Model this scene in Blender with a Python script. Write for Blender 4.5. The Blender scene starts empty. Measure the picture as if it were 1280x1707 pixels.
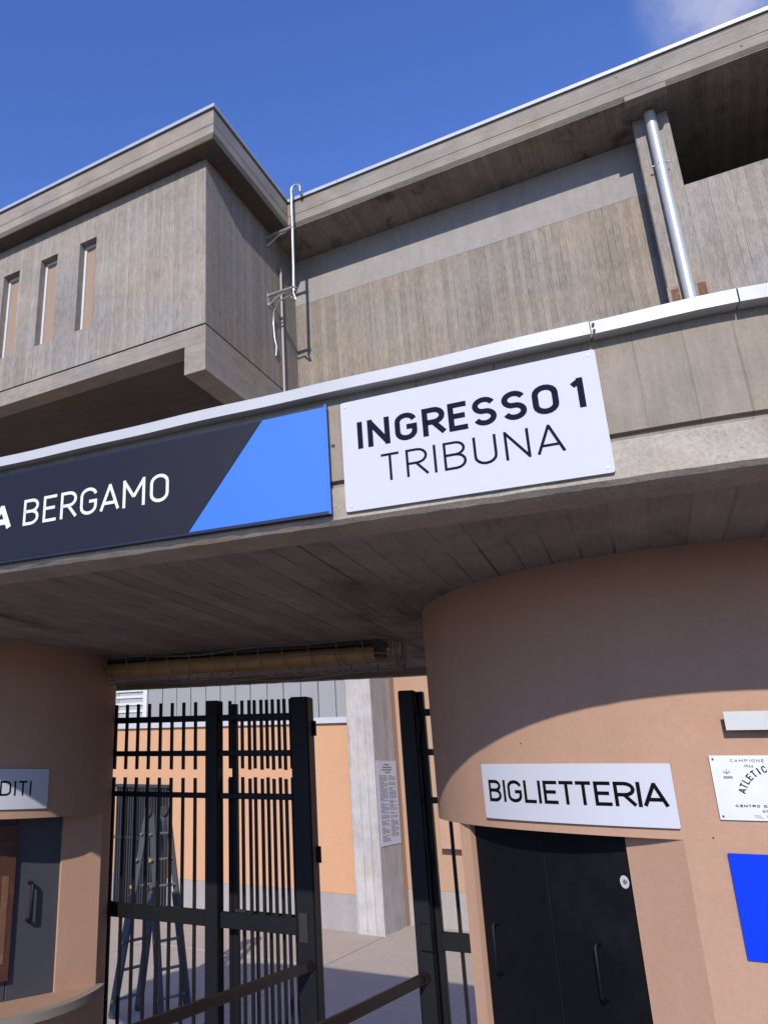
import bpy, bmesh, math, random
from mathutils import Vector, Matrix
random.seed(7)
R_ = math.radians
sc = bpy.context.scene
col = sc.collection

# ------------------------------------------------------------------ camera, sky, sun, exposure
E = 2.475                      # lens height above the courtyard ground
YAW, PITCH, ROLL = 0.56640518, 0.32519687, 0.00541058
FPX, CX, CY = 1313.06, 333.15, 841.71      # focal length and optical centre in the 1280 x 1707 picture
cd = bpy.data.cameras.new('camera'); cam = bpy.data.objects.new('camera', cd); col.objects.link(cam)
fw = Vector((-math.sin(YAW)*math.cos(PITCH), math.cos(YAW)*math.cos(PITCH), math.sin(PITCH)))
rt = Vector((math.cos(YAW), math.sin(YAW), 0)); up = rt.cross(fw)
r2 = math.cos(ROLL)*rt + math.sin(ROLL)*up; u2 = -math.sin(ROLL)*rt + math.cos(ROLL)*up
cam.matrix_world = Matrix(((r2.x, u2.x, -fw.x, 0), (r2.y, u2.y, -fw.y, 0), (r2.z, u2.z, -fw.z, E), (0, 0, 0, 1)))
cd.sensor_fit = 'HORIZONTAL'; cd.sensor_width = 36.0
cd.lens = 36.0*FPX/1280
# the picture is the right-hand part of a wider frame (unit of shift: the longer image side)
cd.shift_x = (640-CX)/1280; cd.shift_y = (CY-853.5)/1280
cd.clip_start = 0.05; cd.clip_end = 3000
sc.camera = cam

SUN = Vector((0.235, -1.0, 0.515)).normalized()      # towards the sun
elev = math.asin(SUN.z); azi = math.atan2(SUN.x, SUN.y)
w = bpy.data.worlds.new('World'); sc.world = w; w.use_nodes = True
nt = w.node_tree; nt.nodes.clear()
out = nt.nodes.new('ShaderNodeOutputWorld'); bg = nt.nodes.new('ShaderNodeBackground')
sky = nt.nodes.new('ShaderNodeTexSky'); sky.sky_type = 'NISHITA'; sky.sun_disc = False
sky.sun_elevation = elev; sky.sun_rotation = azi
sky.altitude = 250; sky.air_density = 1.0; sky.dust_density = 0.12; sky.ozone_density = 2.2
bg.inputs['Strength'].default_value = 0.15
hs = nt.nodes.new('ShaderNodeMixRGB'); hs.blend_type = 'MULTIPLY'; hs.inputs[0].default_value = 1.0; hs.inputs[2].default_value = (0.76, 0.98, 1.66, 1)   # clear deep-blue winter air
tc = nt.nodes.new('ShaderNodeTexCoord')
nz = nt.nodes.new('ShaderNodeTexNoise'); nz.inputs['Scale'].default_value = 11.0; nz.inputs['Detail'].default_value = 7; nz.inputs['Roughness'].default_value = 0.6
dp_ = nt.nodes.new('ShaderNodeVectorMath'); dp_.operation = 'DOT_PRODUCT'; dp_.inputs[1].default_value = (0.150, 0.700, 0.698)
m1 = nt.nodes.new('ShaderNodeMapRange'); m1.interpolation_type = 'SMOOTHSTEP'; m1.inputs[1].default_value = 0.9930; m1.inputs[2].default_value = 1.0
m2_ = nt.nodes.new('ShaderNodeMapRange'); m2_.interpolation_type = 'SMOOTHSTEP'; m2_.inputs[1].default_value = 0.36; m2_.inputs[2].default_value = 0.68
ml = nt.nodes.new('ShaderNodeMath'); ml.operation = 'MULTIPLY'; ml2 = nt.nodes.new('ShaderNodeMath'); ml2.operation = 'MULTIPLY'; ml2.inputs[1].default_value = 0.75
mx = nt.nodes.new('ShaderNodeMixRGB'); mx.inputs[2].default_value = (4.3, 4.4, 5.4, 1)       # a thin cloud high on the right
nt.links.new(tc.outputs['Generated'], nz.inputs['Vector']); nt.links.new(tc.outputs['Generated'], dp_.inputs[0])
nt.links.new(dp_.outputs['Value'], m1.inputs[0]); nt.links.new(nz.outputs[0], m2_.inputs[0])
nt.links.new(m1.outputs[0], ml.inputs[0]); nt.links.new(m2_.outputs[0], ml.inputs[1]); nt.links.new(ml.outputs[0], ml2.inputs[0])
nt.links.new(ml2.outputs[0], mx.inputs[0]); nt.links.new(sky.outputs[0], hs.inputs[1]); nt.links.new(hs.outputs[0], mx.inputs[1])
nt.links.new(mx.outputs[0], bg.inputs[0]); nt.links.new(bg.outputs[0], out.inputs[0])

sd = bpy.data.lights.new('sun', 'SUN'); sd.energy = 5.0; sd.angle = R_(0.53); sd.color = (1.0, 0.955, 0.865)
so = bpy.data.objects.new('sun', sd); col.objects.link(so); so.location = SUN*60
so.rotation_euler = SUN.to_track_quat('Z', 'Y').to_euler()

sc.view_settings.view_transform = 'Standard'; sc.view_settings.look = 'None'
sc.view_settings.exposure = 0.0; sc.view_settings.gamma = 1.0; sc.view_settings.use_curve_mapping = False
sc.render.engine = 'CYCLES'

# ------------------------------------------------------------------ material helpers
class NT:
    def __init__(s, name):
        s.m = bpy.data.materials.new(name); s.m.use_nodes = True
        s.t = s.m.node_tree; s.b = s.t.nodes['Principled BSDF']; s._p = None
    def n(s, ty, **kw):
        x = s.t.nodes.new(ty)
        for k, v in kw.items(): setattr(x, k, v)
        return x
    def l(s, a, b): s.t.links.new(a, b)
    def put(s, sock, v):
        if hasattr(v, 'is_linked') or hasattr(v, 'links'): s.l(v, sock)
        else: sock.default_value = v
    def math(s, op, a, b=None, c=None, clamp=False):
        x = s.n('ShaderNodeMath', operation=op); x.use_clamp = clamp
        s.put(x.inputs[0], a)
        if b is not None: s.put(x.inputs[1], b)
        if c is not None: s.put(x.inputs[2], c)
        return x.outputs[0]
    @property
    def pos(s):
        if s._p is None: s._p = s.n('ShaderNodeNewGeometry').outputs['Position']
        return s._p
    def dot(s, v):
        x = s.n('ShaderNodeVectorMath', operation='DOT_PRODUCT'); s.l(s.pos, x.inputs[0]); x.inputs[1].default_value = v
        return x.outputs['Value']
    def comb(s, a, b, c=0.0):
        x = s.n('ShaderNodeCombineXYZ'); s.put(x.inputs[0], a); s.put(x.inputs[1], b); s.put(x.inputs[2], c); return x.outputs[0]
    def noise(s, vec, scale, detail=4.0, rough=0.55, dist=0.0):
        x = s.n('ShaderNodeTexNoise'); s.l(vec, x.inputs['Vector']); x.inputs['Scale'].default_value = scale
        x.inputs['Detail'].default_value = detail; x.inputs['Roughness'].default_value = rough; x.inputs['Distortion'].default_value = dist
        return x.outputs[0]
    def voro(s, vec, scale):
        x = s.n('ShaderNodeTexVoronoi'); s.l(vec, x.inputs['Vector']); x.inputs['Scale'].default_value = scale
        return x.outputs['Distance']
    def smooth(s, v, a, b, lo=0.0, hi=1.0):
        x = s.n('ShaderNodeMapRange', interpolation_type='SMOOTHSTEP'); s.put(x.inputs[0], v)
        x.inputs[1].default_value = a; x.inputs[2].default_value = b; x.inputs[3].default_value = lo; x.inputs[4].default_value = hi
        return x.outputs[0]
    def mix(s, f, a, b, mode='MIX'):
        x = s.n('ShaderNodeMixRGB', blend_type=mode); s.put(x.inputs[0], f)
        s.put(x.inputs[1], (*a, 1) if isinstance(a, tuple) and len(a) == 3 else a)
        s.put(x.inputs[2], (*b, 1) if isinstance(b, tuple) and len(b) == 3 else b)
        return x.outputs[0]
    def scale(s, colr, f):
        x = s.n('ShaderNodeVectorMath', operation='SCALE'); s.put(x.inputs[0], colr if not isinstance(colr, tuple) else colr); s.put(x.inputs['Scale'], f)
        return x.outputs[0]
    def bump(s, h, strength, dist):
        x = s.n('ShaderNodeBump'); s.l(h, x.inputs['Height']); x.inputs['Strength'].default_value = strength; x.inputs['Distance'].default_value = dist
        s.l(x.outputs[0], s.b.inputs['Normal'])
    def color(s, v): s.put(s.b.inputs['Base Color'], (*v, 1) if isinstance(v, tuple) else v)
    def rough(s, v): s.put(s.b.inputs['Roughness'], v)

M = {}
ALB = 0.76
def concrete(name, base, across, along, width, boards=0.16, streak=0.35, blotch=0.25, seam=0.45, pits=0.35, stain=0.0, stain_col=(0.03, 0.027, 0.025), seam_w=0.05, speck=0.0):
    base = tuple(x*ALB for x in base)
    t = NT(name); c = t.dot(across); a = t.dot(along); third = Vector(across).cross(Vector(along)); d3 = t.dot(tuple(third))
    wob = t.math('MULTIPLY', t.math('SUBTRACT', t.noise(t.comb(c, 0.0, d3), 0.22/width, 2), 0.5), width*0.5)
    wob = t.math('ADD', wob, t.math('MULTIPLY', t.math('SUBTRACT', t.noise(t.comb(c, a, d3), 1.7, 2), 0.5), width*0.12))
    cc = t.math('DIVIDE', t.math('ADD', c, wob), width)
    bid = t.math('FLOOR', cc)
    wn = t.n('ShaderNodeTexWhiteNoise', noise_dimensions='1D'); t.l(bid, wn.inputs['W']); rnd = wn.outputs['Value']
    fr = t.math('FRACT', cc); edge = t.math('ABSOLUTE', t.math('SUBTRACT', fr, 0.5))
    sm = t.smooth(edge, 0.5-seam_w*1.3, 0.5-seam_w*0.25)
    sm = t.math('MULTIPLY', sm, t.smooth(t.noise(t.comb(c, t.math('MULTIPLY', a, 0.6), d3), 2.3/width*0.12, 3), 0.35, 0.62))
    wn2 = t.n('ShaderNodeTexWhiteNoise', noise_dimensions='1D'); t.l(t.math('ADD', t.math('ROUND', cc), 31.7), wn2.inputs['W'])
    sm = t.math('MULTIPLY', sm, t.math('ADD', 0.25, t.math('MULTIPLY', wn2.outputs['Value'], 0.9)))
    st = t.noise(t.comb(t.math('MULTIPLY', c, 34.0), t.math('MULTIPLY', a, 3.2), t.math('MULTIPLY', d3, 34.0)), 0.12/width*1.6, 5, 0.75)
    bl = t.noise(t.comb(c, a, d3), 0.9, 5, 0.6)
    fine = t.noise(t.pos, 55.0*min(1.0, 0.125/width*1.0) if width > 0.09 else 110.0, 5, 0.75); md = t.noise(t.comb(c, t.math('MULTIPLY', a, 0.6), d3), 0.9/width, 5, 0.7)
    f = t.math('ADD', 1.0, t.math('MULTIPLY', t.math('SUBTRACT', md, 0.5), 0.70))
    f = t.math('ADD', f, t.math('MULTIPLY', t.math('SUBTRACT', rnd, 0.5), boards))
    f = t.math('ADD', f, t.math('MULTIPLY', t.math('SUBTRACT', st, 0.5), streak*2))
    f = t.math('ADD', f, t.math('MULTIPLY', t.math('SUBTRACT', bl, 0.5), blotch*2))
    f = t.math('ADD', f, t.math('MULTIPLY', t.math('SUBTRACT', fine, 0.5), 0.42+speck))
    f = t.math('MULTIPLY', f, t.math('SUBTRACT', 1.0, t.math('MULTIPLY', sm, seam)))
    pv = t.voro(t.comb(c, a, d3), 7.0/width*0.12); pm = t.smooth(pv, 0.035, 0.075, 1.0, 0.0)
    pm = t.math('MULTIPLY', pm, t.smooth(t.noise(t.pos, 3.0, 2), 0.48, 0.60))
    f = t.math('MULTIPLY', f, t.math('SUBTRACT', 1.0, t.math('MULTIPLY', pm, pits)))
    tint = t.mix(t.smooth(t.noise(t.pos, 0.55, 3), 0.35, 0.65), tuple(x*y for x, y in zip(base, (1.04, 1.0, 0.95))), tuple(x*y for x, y in zip(base, (0.96, 1.0, 1.06))))
    cl = t.scale(tint, f)
    if stain:
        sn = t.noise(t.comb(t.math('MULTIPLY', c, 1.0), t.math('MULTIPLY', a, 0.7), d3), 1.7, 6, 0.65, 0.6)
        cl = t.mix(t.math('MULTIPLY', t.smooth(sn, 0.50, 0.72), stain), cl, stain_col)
    t.color(cl); t.rough(0.88)
    h = t.math('ADD', t.math('MULTIPLY', rnd, 0.45), t.math('MULTIPLY', sm, -1.0))
    h = t.math('ADD', h, t.math('MULTIPLY', st, 0.5)); h = t.math('ADD', h, t.math('MULTIPLY', fine, 0.35)); h = t.math('SUBTRACT', h, pm)
    t.bump(h, 0.6, min(0.012, width*0.06))
    M[name] = t.m; return t.m

def plain(name, base, rough=0.5, metal=0.0, var=0.12, scale=6.0, bump=0.0, spec=None, dirt=0.0, dirt_col=(0.1, 0.08, 0.06)):
    base = tuple(x*ALB for x in base)
    t = NT(name); n1 = t.noise(t.pos, scale, 5, 0.6); n2 = t.noise(t.pos, scale*9, 4, 0.65)
    f = t.math('ADD', 1.0-var, t.math('ADD', t.math('MULTIPLY', n1, var*1.3), t.math('MULTIPLY', n2, var*0.7)))
    cl = t.scale(tuple(base), f)
    if dirt: cl = t.mix(t.math('MULTIPLY', t.smooth(t.noise(t.pos, scale*0.7, 6, 0.7), 0.5, 0.75), dirt), cl, dirt_col)
    t.color(cl); t.rough(t.math('ADD', rough-0.06, t.math('MULTIPLY', n1, 0.12))); t.b.inputs['Metallic'].default_value = metal
    if spec is not None: t.b.inputs['Specular IOR Level'].default_value = spec
    if bump: t.bump(t.math('ADD', n2, t.math('MULTIPLY', n1, 0.6)), 0.5, bump)
    M[name] = t.m; return t.m

def plaster(name, base, fine=70.0, var=0.10, dirt=0.25, grain=0.0012):
    base = tuple(x*ALB for x in base)
    t = NT(name); x = t.dot((1, 0, 0)); y = t.dot((0, 1, 0)); z = t.dot((0, 0, 1))
    big = t.noise(t.pos, 1.6, 5, 0.6); mid = t.noise(t.pos, 9.0, 5, 0.65); fn = t.noise(t.pos, fine, 5, 0.75)
    run = t.noise(t.comb(t.math('MULTIPLY', x, 9.0), t.math('MULTIPLY', y, 9.0), t.math('MULTIPLY', z, 0.9)), 1.0, 5, 0.65)
    f = t.math('ADD', 1.0, t.math('MULTIPLY', t.math('SUBTRACT', big, 0.5), var*1.6))
    f = t.math('ADD', f, t.math('MULTIPLY', t.math('SUBTRACT', mid, 0.5), var*1.4))
    f = t.math('ADD', f, t.math('MULTIPLY', t.math('SUBTRACT', run, 0.5), var*1.5))
    f = t.math('ADD', f, t.math('MULTIPLY', t.math('SUBTRACT', fn, 0.5), 0.30))
    cl = t.scale(tuple(base), f)
    sp = t.smooth(t.voro(t.pos, 11.0), 0.03, 0.055, 1.0, 0.0); sp = t.math('MULTIPLY', sp, t.smooth(mid, 0.55, 0.62))
    cl = t.mix(t.math('MULTIPLY', sp, 0.3), cl, tuple(b*0.3 for b in base))
    cl = t.mix(t.math('MULTIPLY', t.smooth(t.noise(t.pos, 2.7, 7, 0.72), 0.56, 0.78), dirt), cl, tuple(b*0.55 for b in base))
    t.color(cl); t.rough(0.9); t.bump(t.math('ADD', fn, t.math('MULTIPLY', mid, 0.8)), 0.55, grain)
    M[name] = t.m; return t.m

CA = R_(3.7); ca, sa = math.cos(CA), math.sin(CA)
BC = (0.275, 0.230, 0.186)
concrete('board_concrete_front', BC, (1, 0, 0), (0, 0, 1), 0.105, boards=0.26, streak=0.62, pits=0.8, seam=0.62)
concrete('board_concrete_side', BC, (0, 1, 0), (0, 0, 1), 0.105, boards=0.26, streak=0.62, pits=0.8, seam=0.40)
concrete('board_concrete_pale', (0.305, 0.262, 0.220), (1, 0, 0), (0, 0, 1), 0.10, boards=0.18, streak=0.66, seam=0.45, blotch=0.34)
concrete('beam_concrete', (0.305, 0.260, 0.212), (0, 0, 1), (1, 0, 0), 0.14, boards=0.10, streak=0.28, seam=0.25)
concrete('beam_concrete_side', (0.305, 0.260, 0.212), (0, 0, 1), (0, 1, 0), 0.14, boards=0.12, streak=0.30, seam=0.30)
concrete('cornice_concrete', (0.300, 0.252, 0.202), (0, 0, 1), (1, 0, 0), 0.30, boards=0.06, streak=0.22, seam=0.0, pits=0.6, blotch=0.35)
concrete('cornice_concrete_side', (0.300, 0.252, 0.202), (0, 0, 1), (0, 1, 0), 0.30, boards=0.06, streak=0.22, seam=0.0, pits=0.6, blotch=0.35)
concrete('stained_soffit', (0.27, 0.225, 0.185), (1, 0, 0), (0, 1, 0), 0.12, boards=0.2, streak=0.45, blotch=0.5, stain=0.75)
concrete('underside_concrete', (0.105, 0.080, 0.062), (0, 1, 0), (1, 0, 0), 0.11, boards=0.2, streak=0.4, blotch=0.4, seam=0.5)  # concrete copy darkened for undersides, their shade put into the colour
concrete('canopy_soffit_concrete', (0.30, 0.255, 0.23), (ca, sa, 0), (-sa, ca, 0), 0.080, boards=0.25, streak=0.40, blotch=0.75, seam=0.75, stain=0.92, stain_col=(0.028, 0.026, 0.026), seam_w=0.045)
concrete('canopy_fascia_concrete', (0.285, 0.240, 0.188), (ca, sa, 0), (0, 0, 1), 0.085, boards=0.12, streak=0.30, blotch=0.6, seam=0.35, pits=0.9, seam_w=0.022)
def aggregate(name, base):
    t = NT(name); v = t.n('ShaderNodeTexVoronoi'); t.l(t.pos, v.inputs['Vector']); v.inputs['Scale'].default_value = 170.0
    bw = t.n('ShaderNodeRGBToBW'); t.l(v.outputs['Color'], bw.inputs[0])
    v2 = t.n('ShaderNodeTexVoronoi'); t.l(t.pos, v2.inputs['Vector']); v2.inputs['Scale'].default_value = 95.0
    hole = t.math('MULTIPLY', t.smooth(v2.outputs['Distance'], 0.10, 0.24, 1.0, 0.0), t.smooth(t.noise(t.pos, 9.0, 3), 0.54, 0.64))
    big = t.noise(t.pos, 5.0, 5, 0.65); fine = t.noise(t.pos, 120.0, 4, 0.7)
    f = t.math('ADD', 0.72, t.math('MULTIPLY', bw.outputs[0], 0.18)); f = t.math('ADD', f, t.math('MULTIPLY', t.math('SUBTRACT', big, 0.5), 0.9))
    f = t.math('ADD', f, t.math('MULTIPLY', t.math('SUBTRACT', fine, 0.5), 0.5)); f = t.math('MULTIPLY', f, t.math('SUBTRACT', 1.0, t.math('MULTIPLY', hole, 0.22)))
    cl = t.scale(tuple(base), f); cl = t.mix(t.math('MULTIPLY', t.smooth(t.noise(t.pos, 3.1, 4), 0.52, 0.70), 0.45), cl, (0.33, 0.235, 0.165))
    t.color(cl); t.rough(0.92); t.bump(t.math('SUBTRACT', t.math('ADD', bw.outputs[0], fine), t.math('MULTIPLY', hole, 0.4)), 0.5, 0.002); M[name] = t.m
aggregate('aggregate_concrete', (0.400, 0.345, 0.285))
concrete('pillar_concrete', (0.48, 0.43, 0.385), (1, 0, 0), (0, 0, 1), 0.15, boards=0.10, streak=0.30, seam=0.25)
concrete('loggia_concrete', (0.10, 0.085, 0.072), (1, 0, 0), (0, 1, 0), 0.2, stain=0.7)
plaster('terracotta_plaster', (0.475, 0.280, 0.187), 90.0, 0.12, 0.28, 0.0012)
plaster('orange_wall_paint', (0.60, 0.325, 0.175), 40.0, 0.05, 0.08, 0.001)
plaster('beige_wall_paint', (0.44, 0.275, 0.175), 40.0, 0.06, 0.1, 0.001)
plaster('rough_render', (0.36, 0.325, 0.30), 24.0, 0.16, 0.3, 0.012)
plaster('painted_band', (0.325, 0.295, 0.275), 30.0, 0.22, 0.25, 0.0015)
plaster('courtyard_concrete', (0.52, 0.43, 0.345), 20.0, 0.12, 0.25, 0.003)
plaster('outer_paving', (0.20, 0.175, 0.155), 26.0, 0.14, 0.3, 0.003)
plaster('sill_stone', (0.31, 0.265, 0.225), 60.0, 0.14, 0.35, 0.0015)
plain('white_sheet_metal', (0.52, 0.515, 0.52), 0.42, 0.0, 0.14, 5.0, spec=0.5, dirt=0.25, dirt_col=(0.35, 0.31, 0.27))
plain('grey_sheet_metal', (0.52, 0.52, 0.53), 0.40, 0.25, 0.12, 5.0, dirt=0.15)
plain('gap_dark', (0.035, 0.033, 0.033), 0.6)  # near-black fill for gaps, stands in for the shade inside them
plain('galvanised_steel', (0.62, 0.63, 0.64), 0.34, 0.85, 0.15, 14.0)
plain('downpipe_steel', (0.62, 0.62, 0.62), 0.36, 0.35, 0.10, 9.0)
plain('grey_conduit', (0.42, 0.38, 0.35), 0.6)
plain('black_cable', (0.05, 0.05, 0.055), 0.55)
plain('rust', (0.17, 0.075, 0.04), 0.85, 0.0, 0.5, 18.0, bump=0.002, dirt=0.5, dirt_col=(0.26, 0.20, 0.16))
plain('rust_paint', (0.085, 0.030, 0.020), 0.55, 0.0, 0.35, 14.0, bump=0.001, dirt=0.5, dirt_col=(0.20, 0.09, 0.03))
plain('rail_paint', (0.018, 0.009, 0.008), 0.45, 0.0, 0.4, 16.0, bump=0.0008, dirt=0.35, dirt_col=(0.02, 0.02, 0.022))
plain('black_gate_paint', (0.0045, 0.0045, 0.0065), 0.50, 0.0, 0.3, 12.0, bump=0.0006, spec=0.22)
plain('black_door_paint', (0.0045, 0.0045, 0.0065), 0.6, 0.0, 0.5, 3.5, bump=0.0008, dirt=0.5, dirt_col=(0.015, 0.0145, 0.018), spec=0.12)
plain('grey_door_paint', (0.060, 0.062, 0.078), 0.55, 0.0, 0.22, 6.0, bump=0.0006, dirt=0.35, dirt_col=(0.03, 0.03, 0.036))
plain('sign_white', (0.590, 0.590, 0.655), 0.55, 0.0, 0.03, 2.5, spec=0.15, dirt=0.10, dirt_col=(0.33, 0.31, 0.31))
plain('sign_ink', (0.012, 0.013, 0.030), 0.85, var=0.05, spec=0.05)
plain('black_ink', (0.005, 0.005, 0.006), 0.85, var=0.05, spec=0.05)
plain('sign_navy', (0.016, 0.0155, 0.024), 0.45, 0.0, 0.06, 3.0, spec=0.20)
plain('sign_frame_navy', (0.008, 0.010, 0.030), 0.4, var=0.05)
plain('sign_blue', (0.055, 0.195, 0.730), 0.45, 0.0, 0.04, 3.0, spec=0.2)
plain('letter_white', (0.78, 0.78, 0.80), 0.5, var=0.02)
plain('panel_blue', (0.0005, 0.040, 0.66), 0.6, var=0.06, spec=0.08)
plain('brushed_plate', (0.66, 0.66, 0.68), 0.42, 0.15, 0.08, 30.0)
plain('grey_ink', (0.16, 0.16, 0.17), 0.6, var=0.1)
plain('amber_tube', (0.46, 0.27, 0.11), 0.5, 0.0, 0.5, 9.0, dirt=0.6, dirt_col=(0.09, 0.065, 0.045))
plain('dark_housing', (0.03, 0.028, 0.027), 0.6)
plain('cage_wire', (0.26, 0.24, 0.22), 0.5, 0.5, 0.3, 20)
plain('aluminium', (0.050, 0.050, 0.058), 0.6, 0.0, 0.2, 10)
plain('rung_metal', (0.20, 0.195, 0.19), 0.5, 0.2, 0.2, 10)
plain('brass_knob', (0.45, 0.25, 0.06), 0.5, 0.0, 0.2, 10)
plain('grille_grey', (0.032, 0.034, 0.040), 0.5, 0.2, 0.25, 9)
plain('panel_grey', (0.300, 0.290, 0.285), 0.55, 0.0, 0.10, 2.0, dirt=0.12, dirt_col=(0.2, 0.19, 0.18))
plain('window_white', (0.66, 0.66, 0.66), 0.45)
plain('louvre_grey', (0.42, 0.40, 0.39), 0.5)
plain('tan_blind', (0.345, 0.240, 0.165), 0.7, 0.0, 0.15, 5.0)
plain('sticker_white', (0.55, 0.56, 0.58), 0.5)
plain('paper', (0.62, 0.63, 0.70), 0.7, var=0.03)
plain('chip_grey', (0.12, 0.105, 0.095), 0.9, var=0.4, scale=40)

# ------------------------------------------------------------------ object helpers
def put(name, me, parent=None, loc=None):
    o = bpy.data.objects.new(name, me); col.objects.link(o)
    if loc is not None: o.location = loc
    if parent is not None:
        o.parent = parent; o.matrix_parent_inverse = Matrix.Translation(-ABS.get(parent.name, Vector((0, 0, 0))))
    ABS[o.name] = Vector(loc) if loc is not None else Vector((0, 0, 0))
    return o
ABS = {}
def mesh(name, vs, fs, mat, parent=None, smooth=None, loc=None, bevel=0):
    me = bpy.data.meshes.new(name); me.from_pydata([tuple(v) for v in vs], [], fs); me.update()
    bm = bmesh.new(); bm.from_mesh(me); bmesh.ops.remove_doubles(bm, verts=bm.verts, dist=1e-6)
    if bevel:
        bmesh.ops.bevel(bm, geom=list(bm.edges), offset=bevel, segments=1, affect='EDGES')
    bmesh.ops.recalc_face_normals(bm, faces=bm.faces); bm.to_mesh(me); bm.free()
    me.materials.append(M[mat])
    if smooth:
        me.shade_smooth(); me.set_sharp_from_angle(angle=R_(smooth))
    return put(name, me, parent, loc)
def thing(name, label, cat, loc=(0, 0, 0), group=None):
    o = put(name, None, None, loc); return tag(o, label, cat, group)
def tag(o, label, cat, group=None):
    o['label'] = label; o['category'] = cat
    if group: o['group'] = group
    return o
class B:
    'collects boxes and prisms for one mesh'
    def __init__(s): s.v = []; s.f = []
    def add(s, vs, fs):
        k = len(s.v); s.v += [tuple(v) for v in vs]; s.f += [tuple(i+k for i in f) for f in fs]; return s
    def box(s, x0, x1, y0, y1, z0, z1):
        return s.add([(x, y, z) for z in (z0, z1) for x, y in ((x0, y0), (x1, y0), (x1, y1), (x0, y1))],
                     [(0, 1, 2, 3), (4, 5, 6, 7), (0, 1, 5, 4), (1, 2, 6, 5), (2, 3, 7, 6), (3, 0, 4, 7)])
    def obox(s, p, d, n, h):
        'box from corner p with three edge vectors'
        p, d, n, h = map(Vector, (p, d, n, h)); q = [p, p+d, p+d+n, p+n]
        return s.add(q+[x+h for x in q], [(0, 1, 2, 3), (4, 5, 6, 7), (0, 1, 5, 4), (1, 2, 6, 5), (2, 3, 7, 6), (3, 0, 4, 7)])
    def tube(s, pts, r, seg=8, cap=True):
        pts = [Vector(p) for p in pts]; rings = []; prev = None
        rr = r if isinstance(r, (list, tuple)) else [r]*len(pts)
        for i, p in enumerate(pts):
            t = (pts[min(i+1, len(pts)-1)]-pts[max(i-1, 0)]).normalized()
            a = prev if prev is not None else (Vector((0, 0, 1)) if abs(t.z) < 0.9 else Vector((1, 0, 0)))
            a = (a-t*a.dot(t)).normalized(); b = t.cross(a); prev = a
            rings.append([p+(a*math.cos(2*math.pi*k/seg)+b*math.sin(2*math.pi*k/seg))*rr[i] for k in range(seg)])
        vs = [v for g in rings for v in g]; fs = []
        for i in range(len(pts)-1):
            for k in range(seg): fs.append((i*seg+k, i*seg+(k+1) % seg, (i+1)*seg+(k+1) % seg, (i+1)*seg+k))
        if cap: fs += [tuple(range(seg)), tuple(range((len(pts)-1)*seg, len(pts)*seg))]
        return s.add(vs, fs)
    def prism(s, poly, z0, z1):
        n = len(poly); vs = [(x, y, z0) for x, y in poly]+[(x, y, z1) for x, y in poly]
        return s.add(vs, [tuple(range(n)), tuple(range(n, 2*n))]+[(i, (i+1) % n, n+(i+1) % n, n+i) for i in range(n)])
    def go(s, name, mat, parent=None, smooth=None, loc=None, bevel=0): return mesh(name, s.v, s.f, mat, parent, smooth, loc, bevel)
def box(name, mat, parent, *a, bevel=0): return B().box(*a).go(name, mat, parent, bevel=bevel)
def Z(z): return z+E

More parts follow.
